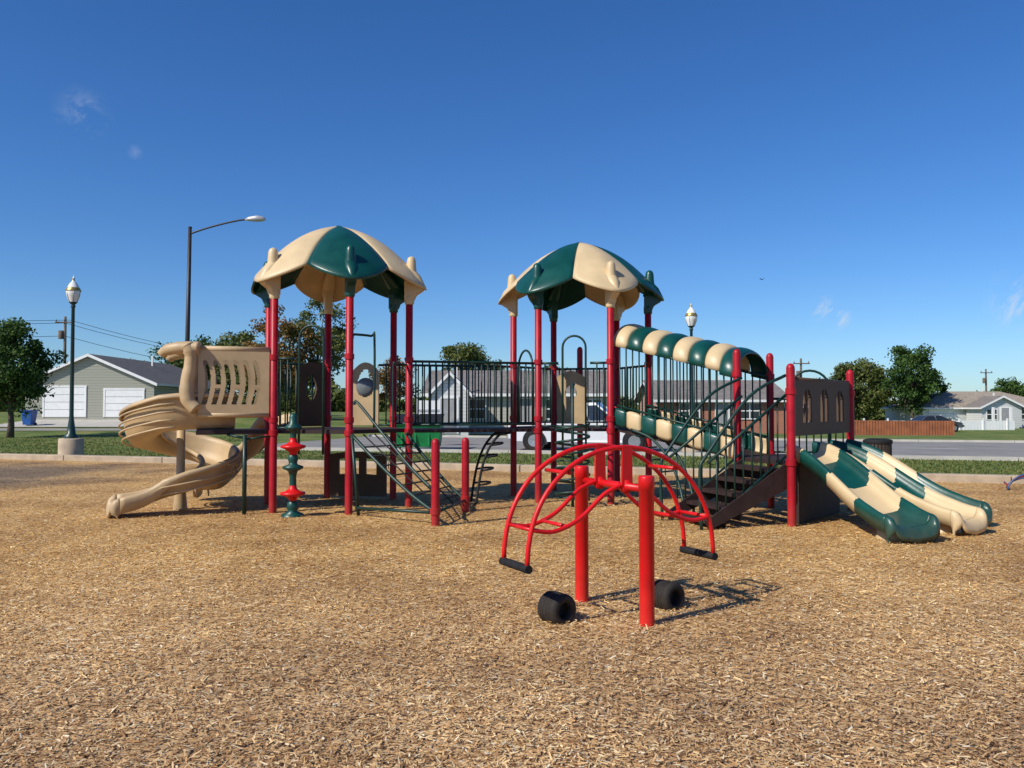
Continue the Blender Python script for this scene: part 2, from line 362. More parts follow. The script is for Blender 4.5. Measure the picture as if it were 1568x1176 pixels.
def hoop(p0,p1,z0,z1,rad=.019):
    a=Vector((*p0,0));b=Vector((*p1,0)); w=(b-a).length/2; m=(a+b)/2; d=(b-a).normalized()
    pts=[a+Vector((0,0,z0))]+[m+d*(-w*math.cos(q))+Vector((0,0,z1-w+w*math.sin(q))) for q in np.linspace(0,math.pi,13)]+[b+Vector((0,0,z0))]
    rl.tube(pts,rad)
rail(bl[0],bl[1],1.33,2.36); rail(bl[3],bl[2],1.33,2.36)
hv=lambda c,a:hexv(c,a)
rail(lerp2(hv(TL,-130),hv(TL,-70),.0),lerp2(hv(TL,-130),hv(TL,-70),.28),1.3,2.36)
hoop(lerp2(hv(TL,-130),hv(TL,-70),.34),lerp2(hv(TL,-130),hv(TL,-70),.66),.9,2.86)
rail(hv(TL,50),lerp2(hv(TL,50),hv(TL,110),.22),1.3,2.36)
rail(hv(TL,110),hv(TL,170),1.3,2.36)
a=hv(TL,-70);b=lerp2(hv(TL,-70),hv(TL,-10),.4)
rl.tube(smooth([(a[0],a[1],2.72),(b[0]-.05,b[1]-.03,2.72),(b[0],b[1],2.66),(b[0],b[1],1.3)],5),.019)
a=hv(TL,-10);b=lerp2(hv(TL,-70),hv(TL,-10),.72)
rl.tube(smooth([(a[0],a[1],2.3),(b[0]+.05,b[1]+.03,2.3),(b[0],b[1],2.24),(b[0],b[1],1.3)],5),.016)
rail(hv(TR,110),hv(TR,170),1.33,2.36); rail(hv(TR,50),hv(TR,110),1.33,2.36); rail(hv(TR,-10),hv(TR,50),1.33,2.36)
rail(lerp2(hv(TR,-130),hv(TR,-70),0),lerp2(hv(TR,-130),hv(TR,-70),.28),1.3,2.36)
rail(lerp2(hv(TR,-130),hv(TR,-70),.72),hv(TR,-70),1.3,2.36)
hoop(lerp2(hv(TR,-130),hv(TR,-70),.34),lerp2(hv(TR,-130),hv(TR,-70),.66),.9,2.82)
hoop(lerp2(hv(TR,170),hv(TR,-130),.2),lerp2(hv(TR,170),hv(TR,-130),.8),1.3,2.62)
rail(hv(TC,110),hv(TC,50),.9,1.75)
hoop(lerp2(hv(TC,110),hv(TC,50),.25),lerp2(hv(TC,110),hv(TC,50),.75),.9,2.2)
cx,cy=.98,13.45
rl.tube([(cx,cy,0),(cx,cy,1.9),(cx+.04,cy+.3,2.0),(cx+.06,cy+.5,2.0)],.024)
pts=[(cx+.27*math.cos(t),cy+.27*math.sin(t),.12+t*.205/(2*math.pi)) for t in np.linspace(0,2*math.pi*6,140)]
rl.tube(pts,.02,n=8)
for z in (.15,.75,1.3): rl.tube([(cx-.27,cy,z),(cx+.27,cy,z)],.012)
rl.tube([(-4.02,12.5,0),(-4.02,12.5,1.2)],.034); rl.tube([(-4.02,12.5,1.15),(-4.3,12.55,1.2)],.02); rl.tube([(-4.02,12.5,1.13),(-3.65,12.7,1.18)],.016)
d=Vector((-.94,-.342,0)); tt=Vector((-d.y,d.x,0)); sm=Vector((3.58,11.84,0))
for s_ in (-.5,.5):
    o=sm+tt*s_; q=o+d*1.25
    rail((o.x,o.y),(q.x,q.y),.95,1.78,dz1=-.9,sp=.13)
    rl.tube(smooth([o+Vector((0,0,2.05)),o+d*.6+Vector((0,0,1.75)),q+Vector((0,0,1.0)),q+d*.12+Vector((0,0,.75)),q+d*.1+Vector((0,0,0))],5),.022)
for off in (0,.42):
    o=Vector((2.05+off*.5,13.3+off*.6,0))
    rl.tube(smooth([(o.x-.1,o.y+.3,1.25),(o.x+.2,o.y,1.1),(o.x+.42,o.y-.4,.75),(o.x+.5,o.y-.8,.3),(o.x+.5,o.y-.9,0)],6),.022)
for t in range(6):
    rl.tube([(2.0+t*.1,13.4-t*.17,1.15-t*.18),(2.25+t*.1,13.65-t*.17,1.15-t*.18)],.014,n=6)
rl.obj('rails_and_climbers',[GTUBE],PG)
g=MB()
rz=math.atan2(d.y,d.x)
for i in range(5):
    q=sm+d*(.12+i*.24); z=.75-i*.165
    g.box((q.x,q.y,z),(.27,.96,.05),0,rz); g.box((q.x-d.x*.12,q.y-d.y*.12,z-.09),(.02,.94,.15),0,rz)
for s_ in (-.5,.5):
    o=sm+tt*s_; q=o+d*1.3
    g.slab([o+Vector((0,0,.86)),o+Vector((0,0,.50)),q+d*-.05+Vector((0,0,0)),q+Vector((0,0,.12))],.03,tt,0)
g.obj('stairs',[DECK],PG)
g=MB(); bd=Vector((.766,-.643,0)); tu=Vector((.643,.766,0)); S0=Vector((2.04,14.32,0)); SL=2.24; ns=8; sl=SL/ns
for k in range(ns):
    mi=1-(k%2); P=[]; big=1.0+(.13 if k==ns-1 else 0)
    for i,w in enumerate(np.linspace(0,1,9)):
        s_=(k+w)*sl*.995; f=s_/SL; bul=.055*math.sin(math.pi*w)**.5
        zt=3.06-.56*f; row=[]
        for q in np.linspace(-.05,math.pi+.05,22):
            rr_=.50*big+bul; row.append(S0+bd*s_-tu*(rr_*math.cos(q))+Vector((0,0,zt-.38*big+(.33*big+bul)*math.sin(q)**.9 if math.sin(q)>0 else zt-.38*big-.03)))
        P.append(row)
    g.grid(P,mi)
    for sd in (-1,1):
        P=[]
        for w in np.linspace(0,1,6):
            s_=(k+w)*sl*.995; f=s_/SL; bul=.035*math.sin(math.pi*w)**.5; zc=1.47-.50*f; row=[]
            for q in np.linspace(0,1,7):
                row.append(S0+bd*s_+tu*sd*(.53+bul*math.sin(math.pi*q)+.02)+Vector((0,0,zc-.12-bul+(.24+2*bul)*q)))
            P.append(row)
        g.grid(P,1-((k+1)%2))
g.obj('tunnel_segments',[GRN,TAN],PG,solid=.025)
g=MB()
for sd in (-1,1):
    o=S0+tu*sd*.52
    g.tube([o+Vector((0,0,2.68)),o+bd*SL+Vector((0,0,2.10))],.022); g.tube([o+Vector((0,0,1.66)),o+bd*SL+Vector((0,0,1.14))],.018)
    n=18
    for i in range(n+1):
        f=i/n; q=o+bd*SL*f; g.tube([q+Vector((0,0,1.3-.5*f)),q+Vector((0,0,2.68-.58*f))],.0125,n=6)
g.obj('tunnel_rails',[GTUBE],PG)
g=MB(); g.slab([S0-tu*.5+Vector((0,0,1.27)),S0+tu*.5+Vector((0,0,1.27)),S0+bd*SL+tu*.5+Vector((0,0,.87)),S0+bd*SL-tu*.5+Vector((0,0,.87))],.05,(0,0,-1)); g.obj('tunnel_floor',[DECK],PG)

def panel(mb,p0,p1,z0,z1,holes,th=.05,mi=0,dome=0.,nx=44,nz=36):
    a=Vector((*p0,0));b=Vector((*p1,0)); dr=(b-a); nr=Vector((-dr.y,dr.x,0)).normalized()*th
    def top(u): return z1+dome*math.sin(math.pi*u)
    keep=[[not holes((i+.5)/nx,(j+.5)/nz) for j in range(nz)] for i in range(nx)]
    def pt(i,j,s): u=i/nx; return a+dr*u+Vector((0,0,z0+(top(u)-z0)*j/nz))+(nr*(s-.5))
    vid={}; vs=[]
    def V(i,j,s):
        k=(i,j,s)
        if k not in vid: vid[k]=len(vs); vs.append(pt(i,j,s))
        return vid[k]
    fs=[]
    K=lambda i,j: 0<=i<nx and 0<=j<nz and keep[i][j]
    for i in range(nx):
        for j in range(nz):
            if not keep[i][j]: continue
            fs.append((V(i,j,0),V(i+1,j,0),V(i+1,j+1,0),V(i,j+1,0))); fs.append((V(i,j,1),V(i,j+1,1),V(i+1,j+1,1),V(i+1,j,1)))
            if not K(i-1,j): fs.append((V(i,j,0),V(i,j+1,0),V(i,j+1,1),V(i,j,1)))
            if not K(i+1,j): fs.append((V(i+1,j,0),V(i+1,j,1),V(i+1,j+1,1),V(i+1,j+1,0)))
            if not K(i,j-1): fs.append((V(i,j,0),V(i,j,1),V(i+1,j,1),V(i+1,j,0)))
            if not K(i,j+1): fs.append((V(i,j+1,0),V(i+1,j+1,0),V(i+1,j+1,1),V(i,j+1,1)))
    mb.add(vs,fs,mi,False)
def slots(u,v):
    if v<.14 or v>.84: return False
    uu=u+.06*math.sin((v-.14)*4.2)
    for n_,c in enumerate((.22,.36,.50,.64,.78,.92)):
        if v>.80 and (uu-c)**2/.035**2+((v-.80)/.04)**2>1: continue
        if n_%2==0 and .40<v<.46: continue
        if abs(uu-c)<.036: return True
    return False
g=MB()
panel(g,(-3.72,12.69),(-4.68,12.36),1.52,2.47,slots,.07,0,nx=120,nz=70)
panel(g,(-4.12,13.83),(-5.06,13.5),1.52,2.47,slots,.07,0,nx=120,nz=70)
a,b=(-3.72,12.69),(-4.68,12.36)
for z in (1.5,2.49): g.tube([(a[0],a[1],z),(b[0],b[1],z)],.045,0,10)
g.tube([(a[0]-.02,a[1],1.5),(a[0]-.02,a[1],2.49)],.04,0,10)
g.obj('slide_entry_panels',[TAN2],PG)
g=MB()
for (x,y) in ((-4.80,12.3),(-5.15,13.42)):
    g.tube(smooth([(x+.12,y,1.58),(x,y,1.72),(x-.02,y,1.95),(x+.02,y,2.2),(x+.03,y,2.42),(x-.02,y,2.53)],5),[.10]*5+[.11]*5+[.1]*5+[.09]*5+[.11]*5+[.12],0,12)
    g.tube(smooth([(x+.16,y,2.5),(x-.02,y,2.5),(x-.2,y,2.49),(x-.36,y+.05,2.46),(x-.44,y+.1,2.4)],4),[.09]*4+[.095]*4+[.09]*4+[.075]*4+[.04],0,12)
g.tube([(-5.1,12.45,2.5),(-5.3,13.3,2.5)],.07)
g.obj('slide_entry_hood',[TAN2],PG)
g=MB()
def win3(u,v):
    for c in (.2,.5,.8):
        if v<.62 and abs(u-c)<.07 and .22<v: return abs(u-c)>.012
        if v>=.62 and ((u-c)/.07)**2+((v-.62)/.2)**2<1: return abs(u-c)>.012
    return False
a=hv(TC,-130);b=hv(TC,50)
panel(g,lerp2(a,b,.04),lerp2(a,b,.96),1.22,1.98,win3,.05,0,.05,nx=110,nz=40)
g.tube([(*lerp2(a,b,.04),2.0),(*lerp2(a,b,.96),2.0)],.03)
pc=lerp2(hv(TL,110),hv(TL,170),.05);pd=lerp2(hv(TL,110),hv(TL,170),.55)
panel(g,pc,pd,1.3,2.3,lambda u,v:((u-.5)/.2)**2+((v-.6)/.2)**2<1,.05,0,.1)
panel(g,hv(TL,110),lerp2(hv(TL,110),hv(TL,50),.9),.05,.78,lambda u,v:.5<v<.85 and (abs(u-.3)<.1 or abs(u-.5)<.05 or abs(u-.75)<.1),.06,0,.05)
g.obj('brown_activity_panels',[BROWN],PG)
g=MB()
pa=lerp2(hv(TL,50),hv(TL,110),.22);pb=lerp2(hv(TL,50),hv(TL,110),.62)
panel(g,pa,pb,1.3,2.25,lambda u,v:((u-.5)/.34)**2+((v-.67)/.22)**2<1,.05,0,.16)
m=lerp2(pa,pb,.5)
pc=lerp2(hv(TR,110),hv(TR,50),.05);pd=lerp2(hv(TR,110),hv(TR,50),.5)
panel(g,pc,pd,1.3,2.2,lambda u,v:((u-.5)/.2)**2+((v-.6)/.12)**2<1,.05,0,.12)
g.obj('tan_activity_panels',[TAN2],PG)
g=MB(); Rb=Matrix.Rotation(math.pi/2,3,'X')
g.lathe([(.17,0),(.165,.02),(.14,.05),(.09,.07),(.001,.08)],(m[0],m[1],1.97),0,20,R=Rb)
g.obj('bubble_window',[M('acrylic',(.16,.18,.19),.08,.1,3)],PG)

def chute(mb,path,width,wo,wi,mif=0,skirt=.0,lip=None):
    P=[Vector(p) for p in path]; rows=[]; k=len(P)
    for i,p in enumerate(P):
        t=P[min(i+1,k-1)]-P[max(i-1,0)]; t.z=0; t.normalize(); nl=Vector((-t.y,t.x,0)); f=i/(k-1)
        a=wo(f);b=wi(f);w=width(f) if callable(width) else width; h=w/2; sk=skirt(f) if callable(skirt) else skirt
        cs=[(h+.035,a-.05-sk),(h+.045,a-.03),(h+.035,a-.005),(h+.015,a+.008),(h-.008,a-.005),(h-.022,a-.05),(h-.035,a*.45),(h-.08,a*.16),(h*.5,.012),(0,-.01),(-h*.5,.012),(-h+.08,b*.16),(-h+.035,b*.45),(-h+.022,b-.05),(-h+.008,b-.005),(-h-.015,b+.008),(-h-.035,b-.005),(-h-.045,b-.03),(-h-.035,b-.05-sk)]
        rows.append([p+nl*o+Vector((0,0,max(z,.01-p.z))) for o,z in cs])
    mb.grid(rows,mif)
    if lip is not None:
        last=rows[-1]; fan=[last]; nj=(len(last)-1)/2; t=P[-1]-P[-2]; t.z=0; t.normalize()
        for (a,dz) in ((.04,-.004),(.085,-.02),(.12,-.055),(.135,-.10),(.13,-.15)):
            fan.append([Vector((q.x,q.y,max(q.z+dz*(1 if abs(j-nj)<nj*.6 else 1.4),.015)))+t*a*(1-.75*(abs(j-nj)/nj)**3) for j,q in enumerate(last)])
        mb.grid(fan,lip)
    return rows
g=MB()
cx,cy,Rc=-5.22,13.1,.585
path=[(-4.3,12.85,1.30),(-4.6,12.72,1.30),(-4.9,12.58,1.30),(-5.04,12.53,1.29)]
for th in np.arange(270,-91,-6):
    f=(270-th)/360; z=1.27-.99*f**.92
    path.append((cx+Rc*math.cos(D(th)),cy+Rc*math.sin(D(th)),z))
path+=[(-5.36,12.48,.225),(-5.50,12.42,.18),(-5.62,12.36,.155),(-5.73,12.30,.145),(-5.80,12.26,.14)]
chute(g,path,.50,lambda f:.52-.26*f if f<.86 else .296-.16*(f-.86)/.14,lambda f:.20-.05*ss(.85,1,f),skirt=lambda f:.16*ss(.84,.95,f),lip=0)
g.obj('spiral_slide_chute',[TAN2],PG,solid=.03)
g=MB()
P=[Vector(p) for p in path]; k=len(P)
for off,dz in ((.285,.03),(.295,.14),(.30,.26),(.295,.38)):
    pts=[]
    for i,p in enumerate(P):
        if i<3 or i>k-5: continue
        t=P[min(i+1,k-1)]-P[max(i-1,0)]; t.z=0; t.normalize(); nl=Vector((-t.y,t.x,0)); f=i/k
        if dz>.3 and f>.42: break
        if dz>.2 and f>.75: break
        pts.append(p+nl*(off-.03*(dz<.1))+Vector((0,0,dz)))
    g.tube(pts,.015,n=8)
g.lathe([(.065,0),(.065,1.35),(.001,1.36)],(cx,cy,0))
g.lathe([(.11,0),(.09,.2),(.065,.5)],(cx,cy,0))
g.obj('spiral_slide_ribs',[TAN2],PG)
g=MB()
p=smooth([(-3.9,14.2,1.27),(-4.2,14.3,1.2),(-4.5,14.4,.8),(-4.75,14.45,.62),(-5.05,14.5,.25),(-5.35,14.5,.2)],5)
chute(g,p,.5,lambda f:.22,lambda f:.22,0,skirt=.12,lip=0); g.obj('rear_wave_slide',[TAN2],PG,solid=.03)
g=MB()
def slide(start,end,w,cuts,first,bend=0,hump=0):
    s0=Vector((*start,0));s1=Vector((*end,0)); k=110; pts=[]
    dr=s1-s0; nr=Vector((-dr.y,dr.x,0)).normalized()
    for i in range(k):
        f=i/(k-1)
        z=.93-.72*(ss(0,1,min(f/.9,1))*.55+.45*min(f/.9,1))+hump*math.sin(f*math.pi*2)*.05
        if f>.9: z-=.03*(f-.9)/.1
        pts.append(s0+dr*f+nr*bend*math.sin(math.pi*f)+Vector((0,0,z)))
    def mif(i,j):
        f=i/(k-1)-.05*(1-(abs(j-8.5)/8.5)**2)
        return (sum(f>c for c in cuts)+first)%2
    chute(g,pts,w,lambda f:.17-.04*ss(.8,1,f),lambda f:.17-.04*ss(.8,1,f),mif,skirt=.13,lip=mif(k-2,8))
slide((4.13,11.70),(4.74,9.93),.60,(.14,.42,.70),1,.05,.3)
slide((4.60,12.25),(5.74,10.55),.52,(.22,.42,.62),0,.05,.5)
slide((5.02,12.75),(6.20,11.20),.48,(.25,.5),0,.05,.5)
g.obj('wave_slides',[GRN,TAN],PG,solid=.03)
g=MB()
for (x,y,h) in ((4.66,10.2,.16),(5.6,10.8,.17),(6.05,11.42,.18)):
    g.lathe([(.2,0),(.15,h),(.001,h)],(x,y,0),0,14)
g.obj('slide_feet',[TAN],PG)
g=MB()
g.box((4.45,12.1,.42),(.08,1.6,.8),0,D(-40)); g.obj('under_deck_panel',[DECK],PG)

g=MB(); tx,ty=-3.24,12.3
g.lathe([(.001,1.53),(.04,1.52),(.06,1.47),(.06,1.38),(.12,1.33),(.13,1.30),(.06,1.28),(.045,1.2),(.045,1.12)],(tx,ty,0),0)
def saucer(z): g.lathe([(.05,z+.12),(.06,z+.07),(.11,z+.035),(.18,z+.018),(.185,z-.012),(.11,z-.04),(.06,z-.08),(.05,z-.12)],(tx,ty,0),1)
saucer(1.03); saucer(.34)
g.lathe([(.05,.92),(.07,.9),(.075,.84),(.06,.80),(.065,.77),(.15,.74),(.15,.71),(.07,.67),(.05,.6),(.05,.5),(.05,.45)],(tx,ty,0),0)
g.lathe([(.05,1.16),(.045,1.1)],(tx,ty,0),1); g.lathe([(.05,.93),(.06,.91)],(tx,ty,0),1)
g.lathe([(.05,.24),(.08,.2),(.09,.12),(.06,.08),(.16,.04),(.17,0)],(tx,ty,0),0)
g.lathe([(.032,0),(.032,1.4)],(tx,ty,0),0)
g.obj('totem_climber',[M('totem_green',(.003,.058,.046),.4,.2,3),SRED],PG)
g=MB()
n0=Vector((-2.40,12.45,1.2)); n1=Vector((-1.70,13.38,1.2)); q0=Vector((-1.04,11.3,.18)); q1=Vector((-.72,12.86,.18))
n0b=Vector((-2.32,12.38,.12))
for a,b in ((n0,q0),(n1,q1)):
    g.tube(smooth([a,a.lerp(b,.3)-Vector((0,0,.05)),a.lerp(b,.7)-Vector((0,0,.06)),b],4),.026,0)
g.tube([n0b,q0],.022,0); g.tube([n0,Vector((n0.x+.12,n0.y-.08,0))],.025,0); g.tube([q0,q1],.022,0)
g.tube(smooth([(-2.36,12.4,1.65),(-2.3,12.37,1.68),(-1.9,12.1,1.25),(-1.4,11.65,.75),(-1.1,11.4,.5)],4),.022,0)
for i in range(1,8):
    f=i/8; g.tube([n0.lerp(q0,f)-Vector((0,0,.05)),n1.lerp(q1,f)-Vector((0,0,.05))],.012,1,6)
for i in range(1,5):
    f=i/5; g.tube([n0.lerp(n1,f),q0.lerp(q1,f)],.012,1,6)
g.obj('net_climber',[GTUBE,ROPE],PG)
# black arched ladder with looped rungs by the bridge
g=MB(); o=Vector((-.60,13.85,0)); dx=Vector((.95,.3,0)); sdv=Vector((-.10,.36,0))
rail_pts=[(.62,1.24),(.42,1.16),(.24,.95),(.12,.66),(.05,.33),(.0,0)]
for off in (0,1):
    b=o+sdv*off
    g.tube(smooth([b+dx*u+Vector((0,0,z)) for u,z in rail_pts],5),.022,0)
for z,u in ((1.16,.42),(.98,.27),(.78,.17),(.56,.10),(.32,.05)):
    b=o+dx*u+Vector((0,0,z)); c=b+sdv
    g.tube(smooth([b,b+dx*.16+Vector((0,0,.02)),b.lerp(c,.5)+dx*.24+Vector((0,0,.03)),c+dx*.16+Vector((0,0,.02)),c],4),.018)
g.obj('arched_ladder',[ROPE],PG)

# ------------------------------------------------------------------ seesaw
SW=group('seesaw',(.79,6.55,0))
C=Vector((.79,6.55,0)); bv=Vector((.88,.475,0)); av=Vector((.474,-.88,0))
g=MB()
def cpost(x,y,h,r=.056):
    g.lathe([(r,-.02),(r,h-.10),(r+.004,h-.098),(r+.004,h-.012),(r-.002,h),(.001,h+.002)],(x,y,0),0,28)
cpost(.995,6.16,1.10); cpost(.58,6.93,1.12)
g.tube([C-av*.42+Vector((0,0,1.0)),C+av*.42+Vector((0,0,1.0))],.03,0,14)
tilt=lambda u:-.03*u
for s_ in (-.18,.18):
    o=C+av*s_
    g.tube([o+bv*(-.87*math.cos(t))+Vector((0,0,.42+.88*math.sin(t)**.9+tilt(-.87*math.cos(t)))) for t in np.linspace(0,math.pi,41)],.0185,0,12)
    w=.045
    g.slab([o-bv*w+Vector((0,0,1.31)),o+bv*w+Vector((0,0,1.31)),o+bv*w*1.1+Vector((0,0,1.02)),o+bv*.02+Vector((0,0,.96)),o-bv*.02+Vector((0,0,.96)),o-bv*w*1.1+Vector((0,0,1.02))],.02,av,0)
    g.lathe([(.001,-.03),(.05,-.03),(.05,.03),(.001,.03)],o+Vector((0,0,1.0)),0,18,R=Matrix.Rotation(math.pi/2,3,'X'))
    for sg in (-1,1):
        e0=o+bv*sg*.825+Vector((0,0,.72)); 
        g.tube(smooth([e0,o+bv*sg*.64+Vector((0,0,.70)),o+bv*sg*.42+Vector((0,0,.78)),o+bv*sg*.2+Vector((0,0,.95)),o+bv*sg*.02+Vector((0,0,1.02))],6),.017,0,12)
for sg in (-1,1):
    for u,z in ((.825,.72),(.54,.73),(.50,1.12)):
        o=C+bv*sg*u+Vector((0,0,z)); g.tube([o-av*.18,o+av*.18],.015,0,10)
g.obj('frame',[SRED],SW)
g=MB()
for sg in (-1,1):
    o=C+bv*sg*.87+Vector((0,0,.42+tilt(sg*.87)))
    g.tube([o-av*.205,o-av*.14,o+av*.14,o+av*.205],.031,0,14)
g.obj('foot_bars',[BLK],SW)
def tyre(name,c):
    Ra=Matrix.Rotation(math.atan2(av.y,av.x)+D(8),3,'Z')@Matrix.Rotation(math.pi/2,3,'Y')
    g=MB(); prof=[(.06,-.07),(.062,-.10),(.085,-.108),(.105,-.10),(.118,-.085),(.121,-.06)]
    for z in (-.05,-.02,.02,.05): prof+=[(.121,z-.008),(.108,z-.004),(.108,z+.004),(.121,z+.008)]
    prof+=[(.121,.06),(.118,.085),(.105,.10),(.085,.108),(.062,.10),(.06,.07),(.058,0),(.06,-.07)]
    g.lathe(prof,c,0,36,R=Ra)
    g.lathe([(.001,.03),(.058,.03)],c,1,24,R=Ra); g.lathe([(.058,-.03),(.001,-.03)],c,1,24,R=Ra)
    g.obj(name,[BLK,ROPE],SW)
tyre('rubber_bumper_near',(.335,6.26,.10)); tyre('rubber_bumper_far',(1.235,6.68,.10))

# ------------------------------------------------------------------ lamps, poles
def park_lamp(x,y,top):
    G=group('park_street_lamp',(x,y,0)); g=MB(); t=top
    g.lathe([(.36,0),(.36,.62),(.33,.66),(.001,.66)],(x,y,0),1,28)
    g.lathe([(.2,.66),(.2,.75),(.13,.8),(.11,1.0),(.075,1.25),(.065,1.4),(.05,t-1.0),(.07,t-.97),(.07,t-.93),(.05,t-.9),(.1,t-.85),(.13,t-.82)],(x,y,0),0,20)
    g.lathe([(.12,t-.82),(.19,t-.62),(.215,t-.50),(.20,t-.45)],(x,y,0),2,20)
    g.lathe([(.225,t-.47),(.225,t-.44),(.18,t-.36)],(x,y,0),3,20)
    g.lathe([(.18,t-.36),(.12,t-.24),(.06,t-.17),(.05,t-.15)],(x,y,0),2,20)
    g.lathe([(.05,t-.16),(.03,t-.12),(.04,t-.08),(.015,t-.04),(.001,t+.06)],(x,y,0),3,12)
    for a in range(0,360,60):
        q=D(a); g.tube([(x+r*math.cos(q),y+r*math.sin(q),z) for r,z in ((.125,t-.82),(.195,t-.62),(.22,t-.47))],.008,3,5)
    g.obj('lamp_body',[POLE,CONC,LGLASS,GOLD],G)
park_lamp(-13.8,26,5.75)
park_lamp(6.5,30,5.4)
G=group('cobra_street_light',(-15.7,40,0)); g=MB()
g.tube([(-15.95,40,0),(-15.68,40,5),(-15.62,40,10.35)],[.13,.11,.085]); g.lathe([(.1,10.35),(.08,10.4),(.001,10.42)],(-15.62,40,0))
g.tube(smooth([(-15.62,40,10.05),(-14.9,40,10.3),(-14,40,10.55),(-13.2,40,10.72),(-12.8,40,10.75)],4),.045)
g.obj('pole_and_arm',[DPOLE],G)
g=MB(); g.tube([(-12.95,40,10.74),(-12.75,40,10.78),(-12.4,40,10.8),(-12.1,40,10.78),(-11.95,40,10.74)],[.05,.11,.16,.13,.04],0,14)
g.obj('lamp_head',[GREY],G)
def upole(x,y,h,arm=True,lean=0):
    g=MB(); z=H(x,y); g.tube([(x,y,z),(x+lean,y,z+h)],[.15,.1]); 
    if arm:
        g.box((x+lean,y-.12,z+h-.5),(1.6,.1,.1)); 
        for d_ in (-.7,0,.7): g.lathe([(.04,0),(.05,.1),(.02,.2)],(x+lean+d_,y-.12,z+h-.45),0,8)
        g.lathe([(.2,-1.9),(.2,-1.2),(.001,-1.19)],(x+lean-.3,y-.1,z+h),0,12)
    g.obj('utility_pole',[WOODP])
upole(-37.8,70,8.4); upole(27.9,80,6.9,True); upole(55.6,110,7); upole(62.9,110,7.3); 
g=MB()
for dz,dd in ((0,0),(.25,.4),(-1.1,0)):
    a=Vector((-37.8+dd,70,8.8+dz)); b=Vector((-23,85,6.0+dz)); c=Vector((-75,60,9+dz))
    for p,q in ((a,b),(a,c)):
        g.tube([p.lerp(q,t)-Vector((0,0,1.6*t*(1-t)*4*.35)) for t in np.linspace(0,1,9)],.02,0,5)
g.obj('power_lines',[ROPE])

